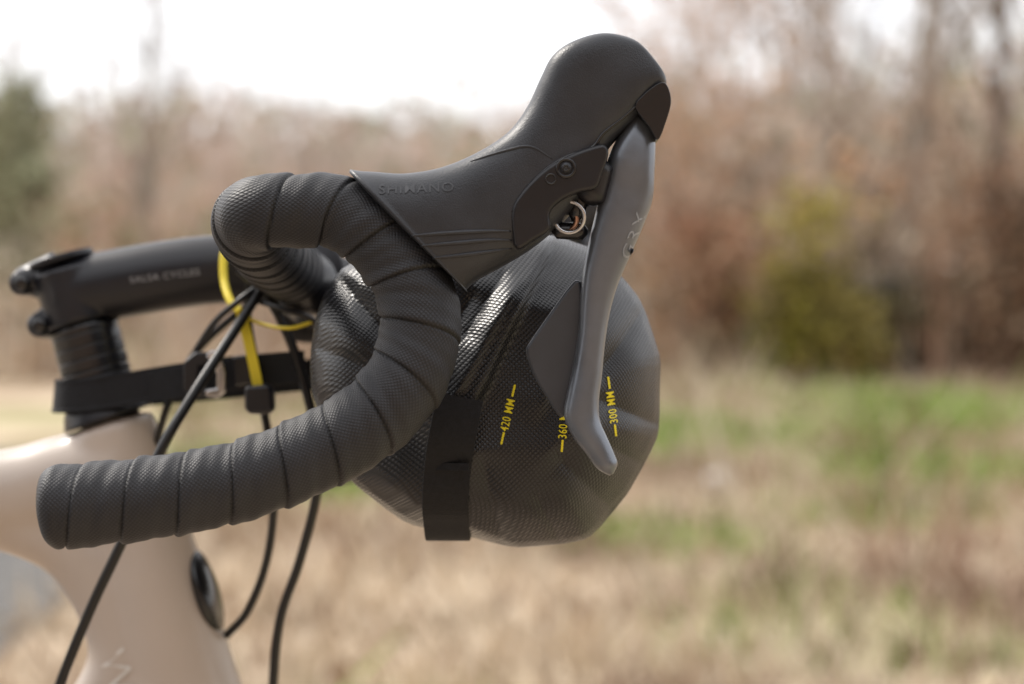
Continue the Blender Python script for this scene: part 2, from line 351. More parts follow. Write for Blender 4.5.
# ---------------------------------------------------------------- frame
hd=[(S(109,417,y),.0225),(S(135,505,y),.0235),(S(160,600,y),.0265),(S(183,684,y),.0285),(S(200,745,y),.030)]
fp=[sweep('a',hd,None,None,n=50,m=40,capround=.002),
 sweep('b',[(S(128,470,y),.0255),(S(60,485,y),.0250),(S(0,497,y),.0240),(S(-250,528,y),.021)],None,None,n=50,m=36),
 sweep('c',[(S(190,690,y),.029),(S(120,745,y),.030),(S(0,860,y),.031),(S(-250,1110,y),.031)],None,None,n=50,m=36),
 sweep('d',[(S(-30,505,y),.019),(S(30,522,y),.019),(S(75,545,y),.0195),(S(108,588,y),.020),(S(130,645,y),.0210),(S(118,695,y),.022),(S(75,760,y),.022)],None,None,n=60,m=28)]
frm=joinremesh('frame_front',fp,.0022,22,M_frame,bicycle)
decal('frame_lettering','W',.022,112,676,y-.03,math.radians(-70),bvh(frm),M_white,bicycle,off=.0004,bold=-.0002)
bbk=Vector((-.78,y,.28)); seat=Vector((-.86,y,.72)); rear=Vector((-1.2,y,.35))
tt=S(-240,527,y); dt=S(-240,1100,y)
sweep('top_tube',[(tt,.021),(seat,.016)],M_frame,bicycle,n=10,straight=True); sweep('down_tube',[(dt,.031),(bbk,.03)],M_frame,bicycle,n=10,straight=True)
sweep('seat_tube',[(bbk,.017),(seat,.017),(seat+Vector((-.02,0,.12)),.0145)],M_frame,bicycle,n=14,straight=True)
for sg in (-1,1):
    sweep('seat_stay_%d'%(sg+1),[(seat-Vector((0,0,.05)),.008),(rear+Vector((0,sg*.065,0)),.008)],M_frame,bicycle,n=8,straight=True)
    sweep('chain_stay_%d'%(sg+1),[(bbk,.01),(rear+Vector((0,sg*.065,0)),.009)],M_frame,bicycle,n=8,straight=True)
crown=S(209,760,y); axle=Vector((crown.x+.165,y,.35))
for sg in (-1,1):
    sweep('fork_blade_%d'%(sg+1),[(crown,.02),(crown+Vector((.015,sg*.045,-.03)),.018),(axle+Vector((-.05,sg*.055,.2)),.014),(axle+Vector((0,sg*.055,0)),.009)],M_frame,bicycle,n=40)
for nm,c in (('front',axle),('rear',rear)):
    torus(nm+'_tyre',c,(0,1,0),.329,.021,M_tyre,bicycle,m=120,k=16); torus(nm+'_rim',c,(0,1,0),.305,.011,M_gloss,bicycle,m=120,k=10)
    cyl(nm+'_hub',c+Vector((0,-.05,0)),c+Vector((0,.05,0)),.014,M_gloss,bicycle)
    for i in range(24):
        a=2*math.pi*i/24; e=Vector((math.cos(a)*.3,0,math.sin(a)*.3)); cyl(nm+'_spoke_%d'%i,c+Vector((0,.03*(-1)**i,0)),c+e,.001,M_steel,bicycle,m=6)
sweep('saddle',[(seat+Vector((-.15,0,.16)),.06),(seat+Vector((-.05,0,.17)),.045),(seat+Vector((.12,0,.165)),.018)],M_plastic,bicycle,n=30,m=24,capround=.02)
c=S(206,592,y)
def ell(name,sc,mat,off):
    bm=bmesh.new(); bmesh.ops.create_uvsphere(bm,u_segments=32,v_segments=20,radius=1); bmesh.ops.scale(bm,verts=bm.verts,vec=sc); bmesh.ops.transform(bm,verts=bm.verts,matrix=Matrix.Translation(c+off)@Matrix.Rotation(math.radians(-17),4,'Y'))
    me=bpy.data.meshes.new(name); bm.to_mesh(me); bm.free(); me.materials.append(mat); me.polygons.foreach_set('use_smooth',[True]*len(me.polygons))
    o=bpy.data.objects.new(name,me); scene.collection.objects.link(o); o.parent=bicycle
ell('head_badge',(.0062,.0190,.023),M_gloss,Vector((0,0,0)))
# ---------------------------------------------------------------- cables
def cable(name,pts,r=.0024,mat=M_cable,parent=bicycle,n=90): return sweep(name,[(S(*p),r) for p in pts],mat,parent,n=n,m=14)
cable('brake_hose',[(300,262,.17),(268,282,.16),(232,335,.15),(190,400,.13),(160,452,.12),(125,535,.12),(90,610,.13),(58,690,.14),(40,760,.16)],.0025)
cable('shift_housing',[(262,288,.17),(280,318,.17),(298,362,.17),(315,430,.17),(317,490,.17),(300,560,.18),(280,620,.19),(273,690,.20),(275,760,.2)],.0024)
cable('shift_housing_b',[(250,272,.18),(248,320,.18),(262,400,.18),(274,480,.18),(268,555,.19),(248,610,.2),(226,636,.205)],.0021)
cable('brake_hose_b',[(275,285,.22),(232,318,.21),(196,352,.21),(172,395,.2),(160,430,.2),(152,470,.21)],.0020)
cable('light_cable',[(262,284,.16),(240,300,.155),(215,322,.16),(196,350,.17)],.0016)
cable('wire_loop',[(255,300,.16),(285,310,.15),(315,322,.15),(330,360,.16)],.0014)
cable('wire_bundle',[(240,268,.15),(262,284,.15),(280,286,.155),(300,276,.16)],.0034)
cable('yellow_cord_loop',[(232,240,.19),(224,255,.185),(224,280,.18),(230,300,.17),(240,312,.165)],.0020,M_ycord,bag)
cable('yellow_cord_arc',[(240,314,.16),(262,324,.16),(290,328,.15),(318,320,.15)],.0009,M_ycord,bag)
ribbon('yellow_strap',[S(241,313,.16),S(247,335,.158),S(253,362,.157),S(258,386,.157)],Vector((1,0,.15)),.0050,.0018,M_ycord,bag,n=20)
plate('cord_end_clip',[(246,386),(270,384),(274,392),(275,410),(270,414),(250,414),(246,408)],.150,.162,M_plastic,bag,bevel=.002)
z0=S(99,394,y)
loop=[S(300,368,.175),S(240,372,.180),S(180,380,.183),S(120,390,.187),Vector((z0.x+.0,y-.0215,z0.z)),Vector((z0.x-.0155,y-.0155,z0.z-.001)),Vector((z0.x-.022,y,z0.z-.001)),Vector((z0.x-.0155,y+.0155,z0.z)),Vector((z0.x,y+.022,z0.z)),Vector((z0.x+.05,y+.025,z0.z+.004)),Vector((z0.x+.11,y+.03,z0.z+.010))]
ribbon('steerer_strap',loop,Vector((.1,0,1)),.0165,.0022,M_web,bag,n=160)
ribbon('steerer_strap_tail',[S(150,388,.180),S(200,379,.176),S(250,371,.174),S(305,366,.170)],Vector((.1,0,1)),.0155,.002,M_web,bag,n=40)
plate('strap_buckle',[(184,362),(196,352),(210,352),(212,362),(200,365),(198,388),(212,388),(214,396),(190,397),(184,388)],.166,.171,M_plastic,bag,bevel=.0012)
plate('strap_hook',[(206,356),(212,350),(220,352),(226,372),(226,392),(218,398),(206,396),(206,390),(217,388),(217,374),(212,362)],.163,.167,M_steel,bag,bevel=.0008)
plate('strap_keeper',[(234,356),(256,354),(258,382),(236,386)],.165,.176,M_plastic,bag,bevel=.0015)

# ---------------------------------------------------------------- bag
YB=.075
poly=[(338,262),(312,318),(307,388),(335,468),(405,528),(515,549),(590,541),(630,494),(660,436),(663,358),(640,296),(600,250),(552,232),(440,236)]
Pb=np.array([[S(a,b,YB).x,S(a,b,YB).z] for a,b in poly]); cen=Pb.mean(0)
def chaikin(P,t=.22):
    Q=[]
    for i in range(len(P)):
        a,b=P[i],P[(i+1)%len(P)]; Q+= [a*(1-t)+b*t,a*t+b*(1-t)]
    return np.array(Q)
out=chaikin(chaikin(Pb,.12),.23)
NT=480
angs=np.linspace(-math.pi,math.pi,NT,endpoint=False)
oc=np.vstack([out,out[:1]]); oo=[]
for i in range(len(out)):
    for t in np.linspace(0,1,12,endpoint=False): oo.append(oc[i]*(1-t)+oc[i+1]*t)
oo=np.array(oo)
oa=np.arctan2(oo[:,1]-cen[1],oo[:,0]-cen[0]); orr=np.hypot(oo[:,0]-cen[0],oo[:,1]-cen[1]); idx=np.argsort(oa); oa=oa[idx]; orr=orr[idx]
Rb=np.interp(angs,np.r_[oa-2*math.pi,oa,oa+2*math.pi],np.r_[orr,orr,orr])
def seg(a,b): 
    p=S(*a,YB-.03);q=S(*b,YB-.03); return np.array([p.x,p.z]),np.array([q.x,q.z])
def hgt(x,z,si):
    def plane_at(a,b,h,gx_,gz_):
        p=S(a,b,YB-.03); return h+gx_*(x-p.x)+gz_*(z-p.z)
    k=1500.
    pl=[plane_at(430,330,.037,.16,-.36), plane_at(565,290,.033,-.10,-.85), plane_at(560,480,.045,-.02,.22), plane_at(635,400,.032,-.80,-.10), plane_at(390,430,.036,.45,.15), plane_at(520,400,.0450,.02,-.12), plane_at(625,300,.029,-.55,-.60), plane_at(610,500,.034,-.50,.45)]
    acc=sum(np.exp(-k*p) for p in pl); top=-np.log(acc)/k
    dome=.060*(1-np.abs(si)**2.8)+.004
    kk=340.; h=-np.log(np.exp(-kk*top)+np.exp(-kk*dome))/kk
    def sd(a,b):
        A,B=seg(a,b); d=B-A; l=np.hypot(*d); d=d/l; return ((x-A[0])*d[0]+(z-A[1])*d[1])/l,(x-A[0])*(-d[1])+(z-A[1])*d[0]
    def msk(t,ext): m=np.clip((t+ext)/ext,0,1)*np.clip((1+ext-t)/ext,0,1); return m*m*(3-2*m)
    def fold(a,b,step,w,ext=.25,fall=.03):
        t,n=sd(a,b); return msk(t,ext)*step/(1+np.exp(-np.clip(n/w,-40,40)))*np.exp(-np.clip(n,0,None)/fall)
    def crease(a,b,dep,w,ext=.3):
        t,n=sd(a,b); return -msk(t,ext)*dep*np.exp(-np.sqrt((n/w)**2+.015))
    h=h+fold((468,420),(548,255),.0075,.0010,fall=.022)+fold((455,400),(512,300),.004,.0009,fall=.010)
    h=h+fold((548,400),(606,268),.0028,.0012,fall=.018)
    h=h+crease((612,262),(578,345),.0050,.006)+crease((640,318),(600,372),.0040,.005)
    h=h+crease((657,425),(596,398),.0045,.006)+crease((500,545),(486,470),.0045,.007)+crease((616,515),(565,462),.0042,.007)+crease((650,470),(600,440),.0030,.004)
    h=h+crease((560,545),(540,500),.003,.005)
    h=h+crease((340,285),(398,345),.005,.006)+crease((318,350),(385,372),.005,.007)+crease((345,455),(402,410),.004,.007)+crease((470,300),(440,350),.0035,.005)+crease((500,280),(468,330),.003,.004)
    return h
rows=[]; NS=150
for si in np.linspace(0,1,NS)[1:]:
    x=cen[0]+Rb*si*np.cos(angs); z=cen[1]+Rb*si*np.sin(angs)
    edge=np.clip((1-si)/.05,0,1); h=hgt(x,z,si)*np.sqrt(np.clip(1-(1-edge)**2,0,1))
    rows.append(np.stack([x,YB-h,z],1))
for ky in np.linspace(0,1,60)[1:]:
    yv=YB+ky*.29; pinch=1-.10*max(0,(ky-.85)/.15)**2+.012*np.sin(ky*9+angs*3)*min(1,ky*8)-.008*abs(math.sin(ky*7))
    x=cen[0]+Rb*pinch*np.cos(angs); z=cen[1]+Rb*pinch*np.sin(angs)-LEAN*(yv-YB)*.8
    rows.append(np.stack([x,np.full(NT,yv),z],1))
V=np.array(rows)
for a in range(V.shape[0]):
    for b in range(NT):
        p=Vector(V[a,b]); 
        q=Vector((p.x*.8+p.z*.6,p.y,p.z*.8-p.x*.6))
        n1=noise.noise(Vector((q.x*30,q.y*12,q.z*9))); n2=noise.noise(Vector((p.x*36+5,p.y*22,p.z*36)))
        mk=.55+.45*float(1/(1+math.exp((p.x+.005)*90)))
        w=(.0024*(math.sqrt(n1*n1+.002))*-2+.0016*(math.sqrt(n2*n2+.002))*-1.5)*mk+noise.noise(Vector((p.x*95,p.y*50,p.z*75)))*.00028
        dirn=np.array([math.cos(angs[b])*.4,-.8 if a<NS-1 else 0,math.sin(angs[b])*.4]); V[a,b]+=dirn*w
nr=V.shape[0]; V=V.reshape(-1,3)
i=np.arange(nr-1)[:,None]; j=np.arange(NT)[None,:]; j2=(j+1)%NT
Fq=np.stack([i*NT+j,i*NT+j2,(i+1)*NT+j2,(i+1)*NT+j],-1).reshape(-1,4)
faces=[tuple(map(int,q)) for q in Fq]
cn=V[:NT].mean(0); ce=V[-NT:].mean(0)+np.array([0,.02,0]); V=np.vstack([V,cn,ce]); nv=len(V)
faces+=[(nv-2,(k+1)%NT,k) for k in range(NT)]+[(nv-1,(nr-1)*NT+k,(nr-1)*NT+(k+1)%NT) for k in range(NT)]
body=fast('bag_body',V,faces,M_bag,bag)
bm=bmesh.new(); bm.from_mesh(body.data); bmesh.ops.recalc_face_normals(bm,faces=bm.faces); bm.to_mesh(body.data); bm.free()
tb=bvh(body)
def mark(txt,u,v,rot,gap=24):
    yb=.042
    decal('size_mark_text',txt,.0050,u,v,yb,rot,tb,M_yellow,bag,off=.0005,sx=.76,bold=.00004)
    for sg in (-1,1):
        cu,cv=u+sg*gap*math.cos(rot),v-sg*gap*math.sin(rot)
        decal('size_mark_dash','I',.0072,cu,cv,yb,rot-math.pi/2,tb,M_yellow,bag,off=.0005,bold=.00008)
mark('420 MM',508,414,math.radians(77))
mark('360 MM',563,421,math.radians(86))
mark('300 MM',612,407,math.radians(98))
def surf(u,v,y=.05):
    p=S(u,v,y); h=tb.ray_cast(Vector((p.x,-.2,p.z)),Vector((0,1,0))); return (h[0]+Vector((0,-.0026,0))) if h[0] else None
pth=[surf(u,v) for u,v in [(462,395),(458,415),(453,440),(449,465),(447,488),(446,508),(446,522)]]
pth=[p for p in pth if p]
lo=pth[-1]; 
h=tb.ray_cast(Vector((lo.x,YB+.012,.5)),Vector((0,0,1)))
if h[0]:
    zb=h[0].z-.0016
    pth+= [Vector((lo.x,(lo.y+YB)/2+.006,(lo.z+zb)/2-.004)),Vector((lo.x,YB+.010,zb)),Vector((lo.x,YB+.05,zb-.004)),Vector((lo.x,YB+.12,zb-.010))]
ribbon('compression_strap',pth,Vector((1,0,0)),.0195,.0020,M_web,bag,n=60)
pw=[surf(427,463),surf(447,463),surf(470,463)]
if all(pw): ribbon('strap_stitch_bar',[p-Vector((0,.002,0)) for p in pw],Vector((0,0,1)),.003,.0016,M_web,bag,n=10)

# ---------------------------------------------------------------- SETTING
_lat={}
def vn(x,y,sc,seed=0):
    if seed not in _lat: _lat[seed]=np.random.default_rng(seed).random((257,257))
    r=_lat[seed]; X=np.mod(np.asarray(x)/sc+1000.3,256); Y=np.mod(np.asarray(y)/sc+1000.7,256)
    xi=np.floor(X).astype(int)%256; yi=np.floor(Y).astype(int)%256; fx=X-np.floor(X); fy=Y-np.floor(Y); fx=fx*fx*(3-2*fx); fy=fy*fy*(3-2*fy)
    return (r[xi,yi]*(1-fx)+r[xi+1,yi]*fx)*(1-fy)+(r[xi,yi+1]*(1-fx)+r[xi+1,yi+1]*fx)*fy
def sst(a,b,x): t=np.clip((x-a)/(b-a),0,1); return t*t*(3-2*t)
def gh(x,y):
    x=np.asarray(x,float); y=np.asarray(y,float)
    far=sst(8,26,y)*.35*(1+.5*sst(-4,6,x))
    hill=np.clip(y-34,0,160)*.115*sst(34,60,y)
    added_bank=sst(-5,-16,y)*5.0          # unseen bank put behind the camera to darken front reflections
    rough=(vn(x,y,3.1,1)-.5)*.10*sst(3,8,y)+(vn(x,y,14,2)-.5)*1.0*sst(26,50,y)
    return far+hill+rough+added_bank
def greens(x,y):
    g=np.zeros_like(x)
    for (px,py,rx,ry,a) in [(1.45,15.5,1.0,2.2,1.1),(3.1,12.0,.9,1.3,1.5),(.75,8.3,.5,.6,1.5),(-1.1,11.4,.9,1.5,1.2),(4.6,19,1.6,2.2,1.0),(2.1,9.6,.6,.6,1.0),(-3.,14,1.2,2,.6),(1.2,22,1.4,2,.5),(-2.4,19,2,2,.5),(3.4,16,1,1.4,1.2)]:
        g=np.maximum(g,a*np.exp(-((x-px)/rx)**2-((y-py)/ry)**2))
    return np.clip(g*(.15+1.7*vn(x,y,.4,5))+.3*sst(.65,.85,vn(x,y,1.6,6)),0,1)
straw=np.array([.53,.43,.32]); straw2=np.array([.27,.195,.14]); green=np.array([.20,.26,.075]); litter=np.array([.29,.21,.15])
def axis(lo,hi,fine0,fine1,st,growth=1.12):
    a=list(np.arange(fine0,fine1,st)); s=st; p=fine1
    while p<hi: a.append(p); s*=growth; p+=s
    s=st; p=fine0-st
    while p>lo: a.insert(0,p); s*=growth; p-=s
    return np.array(a)
gx=axis(-350,350,-9,10,.16); gy=axis(-60,600,2,26,.16)
X,Y=np.meshgrid(gx,gy,indexing='ij'); Zg=gh(X,Y)
def tone(x,y): return np.clip(2.2*(vn(x,y,.5,8)*.5+vn(x,y,1.5,9)*.5)-.5,0,1)
def gcol(x,y):
    g=greens(x,y)[...,None]; m=tone(x,y)[...,None]; w=np.maximum(sst(24,36,y),sst(-3,-6,y))[...,None]
    c=straw*(m)+straw2*(1-m); c=c*(1-g)+green*g; c=c*(1-w)+litter*w; return c
V=np.stack([X,Y,Zg],-1).reshape(-1,3); nx,ny=len(gx),len(gy)
i=np.arange(nx-1)[:,None]; j=np.arange(ny-1)[None,:]
Fq=np.stack([i*ny+j,(i+1)*ny+j,(i+1)*ny+j+1,i*ny+j+1],-1).reshape(-1,4)
fast('ground',V,Fq,vcol_mat('ground_soil',.95,4,.45,4),col=gcol(X,Y).reshape(-1,3))
pc=[]; 
def pathx(y): return -3.05-.0072*(y-6)**2*np.sign(y-6)-.06*y
for t in np.linspace(0,1,160):
    yy=-4+t*18; xc=pathx(yy); w=1.75
    for k in np.linspace(-1,1,12): 
        xx=xc+w*k; pc.append((xx,yy,float(gh(xx,yy))+.016-.006*abs(k)))
V=np.array(pc); i=np.arange(159)[:,None]; j=np.arange(11)[None,:]
Fq=np.stack([i*12+j,i*12+j+1,(i+1)*12+j+1,(i+1)*12+j],-1).reshape(-1,4)
mg=basic('gravel',(.14,.136,.13),.95,var=.55,nscale=14,bump=1,bscale=60,spec=.1)
fast('gravel_path',V,Fq,mg)
def blades(name,n,xr,yr,hr,wr,colf,mat,dens=None):
    y=yr[0]+(yr[1]-yr[0])*rng.random(n); x=(rng.random(n)*2-1)*(xr[0]+y*xr[1])
    if dens is not None: k=rng.random(n)<dens(x,y); x,y=x[k],y[k]; n=len(x)
    h=hr[0]+(hr[1]-hr[0])*rng.random(n)**2; w=wr*(.5+rng.random(n))*(1+y*.06)
    a=rng.random(n)*2*math.pi; z=gh(x,y)
    lean=rng.normal(0,.5,(n,2))*h[:,None]
    p0=np.stack([x-np.cos(a)*w,y-np.sin(a)*w,z-.01],1); p1=np.stack([x+np.cos(a)*w,y+np.sin(a)*w,z-.01],1)
    tp=np.stack([x+lean[:,0],y+lean[:,1],z+h*.9],1)
    V=np.stack([p0,p1,tp],1).reshape(-1,3); F1=np.arange(n)[:,None]*3+np.array([[0,1,2]])
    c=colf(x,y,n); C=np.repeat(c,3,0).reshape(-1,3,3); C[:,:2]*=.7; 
    return fast(name,V,F1,mat,col=C.reshape(-1,3),smooth=False)
mgb=vcol_mat('grass_blades',.85,1.5,.3,0)
def onpath(x,y): return np.abs(x-pathx(y))<1.7
def gc(x,y,n):
    m=np.clip(tone(x,y)+rng.normal(0,.15,n),0,1)[:,None]; g=(greens(x,y)>.15+rng.random(n)*.6)[:,None]; c=np.array([.69,.58,.44])*m+np.array([.34,.24,.175])*(1-m); r=rng.random(n)[:,None]
    c=np.where(r>.93,np.array([.24,.13,.09]),c)
    return np.where(g,green*(.9+.9*rng.random(n)[:,None]),c)
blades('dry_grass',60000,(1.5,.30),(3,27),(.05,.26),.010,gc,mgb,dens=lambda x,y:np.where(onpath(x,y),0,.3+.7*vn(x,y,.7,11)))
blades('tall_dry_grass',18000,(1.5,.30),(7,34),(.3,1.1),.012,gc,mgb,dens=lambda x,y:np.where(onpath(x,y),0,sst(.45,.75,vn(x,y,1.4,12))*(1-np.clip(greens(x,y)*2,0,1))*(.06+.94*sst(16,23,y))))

def prisms(P0,P1,r0,r1,k=3):
    P0=np.asarray(P0);P1=np.asarray(P1);n=len(P0); d=P1-P0; d/=np.linalg.norm(d,axis=1)[:,None]+1e-9
    ref=np.where(np.abs(d[:,2:3])>.9,np.array([[1.,0,0]]),np.array([[0,0,1.]])); a=np.cross(d,ref); a/=np.linalg.norm(a,axis=1)[:,None]; b=np.cross(d,a)
    th=np.arange(k)*2*math.pi/k
    ring=np.cos(th)[None,:,None]*a[:,None]+np.sin(th)[None,:,None]*b[:,None]
    V=np.concatenate([P0[:,None]+ring*np.asarray(r0)[:,None,None],P1[:,None]+ring*np.asarray(r1)[:,None,None]],1).reshape(-1,3)
    base=np.arange(n)[:,None]*2*k; Fs=[]
    for t in range(k): Fs.append(base+np.array([[t,(t+1)%k,k+(t+1)%k,k+t]]))
    return V,np.vstack(Fs)
mw=vcol_mat('bark_and_twigs',.9,2,.3,0)
def thicket(name,posf,n,hf,cols,rr=(.012,.03),kids=5,leaves=0,leafcols=None,lsize=.05,mat=mw,csc=1.5,seed=40):
    x,y=posf(n); n=len(x); z=gh(x,y); h=hf(x,y,n)
    d=rng.normal(0,.22,(n,2)); p0=np.stack([x,y,z-.05],1); p1=p0+np.stack([d[:,0]*h*.5,d[:,1]*h*.5,h*.5],1); d2=d+rng.normal(0,.25,(n,2)); p2=p1+np.stack([d2[:,0]*h*.5,d2[:,1]*h*.5,h*.5],1)
    r=rr[0]+(rr[1]-rr[0])*rng.random(n)
    P0=[p0,p1];P1=[p1,p2];R0=[r,r*.7];R1=[r*.7,r*.25]
    nc=len(cols); ci=np.clip((vn(x,y,csc,seed)*1.6-.3)*nc+rng.normal(0,.5,n),0,nc-1).astype(int); cc=np.array(cols)[ci]*(.75+.5*rng.random(n))[:,None]; C=[cc,cc]
    tips=[]
    for k in range(kids):
        t=rng.random(n)[:,None]*.9+.1; st=np.where(t<.5,p0+(p1-p0)*t*2,p1+(p2-p1)*(t*2-1))
        L_=h*(.15+.3*rng.random(n)); dd=rng.normal(0,.7,(n,3)); dd[:,2]=np.abs(dd[:,2])*.7+.25; dd/=np.linalg.norm(dd,axis=1)[:,None]
        en=st+dd*L_[:,None]; P0.append(st);P1.append(en);R0.append(r*.5);R1.append(r*.15);C.append(cc); tips.append((st,en))
    P0=np.vstack(P0);P1=np.vstack(P1);R0=np.hstack(R0);R1=np.hstack(R1);C=np.vstack(C)
    V,Fq=prisms(P0,P1,R0,R1,3); Cv=np.repeat(C,6,0)
    if leaves:
        T=np.vstack([a+(b-a)*rng.random((len(a),1)) for a,b in tips]); T=T[rng.random(len(T))<sst(.35,.75,vn(T[:,0],T[:,2]+T[:,1]*.3,lsize*14,seed+1))+.03]
        k=rng.integers(0,len(T),leaves)
        c=T[k]+rng.normal(0,.12,(leaves,3)); s=lsize*(.5+rng.random(leaves)); u=rng.normal(0,1,(leaves,3)); u/=np.linalg.norm(u,axis=1)[:,None]; w=np.cross(u,rng.normal(0,1,(leaves,3))); w/=np.linalg.norm(w,axis=1)[:,None]
        LV=np.stack([c-u*s[:,None],c+w*s[:,None]*.6,c+u*s[:,None],c-w*s[:,None]*.6],1).reshape(-1,3)
        nl=len(leafcols); li=np.clip((vn(c[:,0],c[:,2]+c[:,1],lsize*18,seed+2)*1.6-.3)*nl,0,nl-1).astype(int)
        LC=np.repeat(np.array(leafcols)[li]*(.75+.5*rng.random(leaves))[:,None],4,0)
        LF=np.arange(leaves)[:,None]*4+np.array([[0,1,2,3]])+len(V); V=np.vstack([V,LV]);Fq=np.vstack([Fq,LF]);Cv=np.vstack([Cv,LC])
    return fast(name,V,Fq,mat,col=Cv,smooth=False)
tan=[.46,.355,.255]; grey=[.40,.34,.285]; red=[.34,.21,.145]; dark=[.12,.09,.065]; pale=[.60,.51,.41]; orange=[.62,.37,.21]; 
def P_(y0,y1,xl,xr,sc,sd,bias=.25):
    def f(n):
        y=rng.uniform(y0,y1,n); x=rng.uniform(xl,xr,n) if xl is not None else (rng.random(n)*2-1)*y*.40
        k=rng.random(n)<(bias+(1-bias)*sst(.3,.7,vn(x,y,sc,sd))); return x[k],y[k]
    return f
thicket('bramble_thicket',P_(23,34,-1,12,2.0,21,.08),2200,lambda x,y,n:.6+3.2*rng.random(n)**1.5,[dark,red,tan,dark,grey,tan,pale,tan],rr=(.014,.042),kids=6,leaves=7000,leafcols=[dark,[.42,.27,.18],tan,orange,dark,pale],lsize=.10,csc=1.0)
thicket('hedge_scrub',P_(27,40,-13,1,2.5,22,.1),1500,lambda x,y,n:.5+1.8*rng.random(n),[tan,pale,grey,tan,red],rr=(.014,.03),kids=5,leaves=4500,leafcols=[tan,pale,[.46,.35,.25],[.24,.24,.12]],lsize=.10,seed=60)
thicket('understory',P_(36,60,-18,20,4,23,.12),1700,lambda x,y,n:(1.2+2.2*rng.random(n))*(1+1.2*sst(-1,5,x)),[grey,tan,[.44,.35,.29],red,pale],rr=(.02,.06),kids=5,leaves=6500,leafcols=[tan,[.50,.35,.26],[.58,.39,.27],[.29,.29,.17]],lsize=.17,seed=70,csc=3)
thicket('distant_woods',P_(62,170,None,None,9,24,.3),2500,lambda x,y,n:(2.5+4*rng.random(n))*(1+.35*sst(.0,.15,x/y)),[[.58,.49,.44],[.50,.41,.36],[.64,.54,.48],[.42,.33,.28],[.40,.41,.30]],rr=(.06,.13),kids=6,leaves=9000,leafcols=[[.57,.45,.37],[.62,.53,.46],[.40,.41,.29],[.50,.38,.31]],lsize=.45,seed=80,csc=9)  # stem and leaf colours picked paler: distance haze is in the colour
thicket('added_bank_woods',lambda n:(rng.uniform(-30,30,n),rng.uniform(-26,-8,n)),1000,lambda x,y,n:3+4.5*rng.random(n),[dark,red,[.15,.12,.09]],rr=(.04,.12),kids=5,leaves=7000,leafcols=[[.10,.09,.05],[.14,.11,.07],[.07,.08,.04]],lsize=.45,seed=90,csc=3)  # unseen dark trees added behind the camera so camera-facing blacks reflect less sky
thicket('bramble_stems',lambda n:(rng.uniform(1.5,2.6,n),rng.uniform(6.5,9,n)),60,lambda x,y,n:.35+.6*rng.random(n),[[.30,.14,.10],dark,tan],rr=(.003,.008),kids=3,seed=95)
def bare_tree_mesh(seed,H,leafy=0,base=None):
    r=random.Random(seed); segs=[]; lv=[]
    def grow(p,d,L_,rad,lev):
        n=6 if lev==0 else 3
        for i in range(n):
            d=(d+Vector((r.gauss(0,1),r.gauss(0,1),r.gauss(.15,.5)))*(.06 if lev==0 else .16)).normalized(); q=p+d*L_/n; r2=rad*(.84 if lev==0 else .75)
            segs.append((p,q,rad,r2)); p=q; rad=r2
            if lev<3 and (lev>0 or i>0):
                for _ in range(2 if lev<2 else 1):
                    a=r.uniform(0,6.28); sd=Vector((math.cos(a),math.sin(a),r.uniform(.3,1.1))).normalized()
                    grow(p,(d*.5+sd*.8).normalized(),L_*r.uniform(.30,.5),rad*r.uniform(.4,.6),lev+1)
        lv.append(p)
    grow(Vector((0,0,-.2)),Vector((0,0,1)),H,H*.015,0)
    P0=np.array([tuple(s[0]) for s in segs]);P1=np.array([tuple(s[1]) for s in segs])
    V,Fq=prisms(P0,P1,np.array([max(s[2],.012) for s in segs]),np.array([max(s[3],.007) for s in segs]),5)
    base=np.array(base); C=np.repeat(base[None]*np.random.default_rng(seed).uniform(.8,1.2,(len(segs),1)),10,0)
    if leafy:
        g=np.random.default_rng(seed); T=np.array([tuple(p) for p in lv]); k=g.integers(0,len(T),leafy); c=T[k]+g.normal(0,.2,(leafy,3)); s=.085; u=g.normal(0,1,(leafy,3)); u/=np.linalg.norm(u,axis=1)[:,None]; w=np.cross(u,g.normal(0,1,(leafy,3))); w/=np.linalg.norm(w,axis=1)[:,None]
        LV=np.stack([c-u*s,c+w*s*.6,c+u*s,c-w*s*.6],1).reshape(-1,3); LC=np.repeat(np.array([orange,[.60,.42,.28],[.52,.34,.22]])[g.integers(0,3,leafy)],4,0)
        LF=np.arange(leafy)[:,None]*4+np.array([[0,1,2,3]])+len(V); V=np.vstack([V,LV]);Fq=np.vstack([Fq,LF]);C=np.vstack([C,LC])
    o=fast('bare_tree',V,Fq,mw,col=C,smooth=False); me=o.data; bpy.data.objects.remove(o); return me
tm=[bare_tree_mesh(1,13,0,[.17,.135,.11]),bare_tree_mesh(2,11,0,[.38,.32,.27]),bare_tree_mesh(3,15,0,[.30,.25,.205]),bare_tree_mesh(4,9,1300,[.33,.27,.22]),bare_tree_mesh(5,8,1500,[.38,.31,.25])]
tp=[(8.2,29,0,1),(9.4,33,2,1.1),(7.4,34,1,.95),(11,36,2,1),(6.3,38,1,1),(4.6,31,3,.75),(1.6,33,4,.72),(3.2,36,3,.75),(12.5,30,0,1),(-8.5,44,2,.7),(-10,48,2,.7),(-6.6,52,1,.6),(8,48,0,1.1),(13,50,2,1),(6.35,24.6,0,.85),(5.7,27,2,.75),(-14,46,1,.7),(-12.2,44,1,.6)]
for (x,y_,k,s) in tp:
    o=bpy.data.objects.new('bare_tree',tm[k]); scene.collection.objects.link(o); o.location=(x,y_,float(gh(x,y_))-.1); o.rotation_euler=(0,0,rng.uniform(0,6.28)); o.scale=(s,s,s)
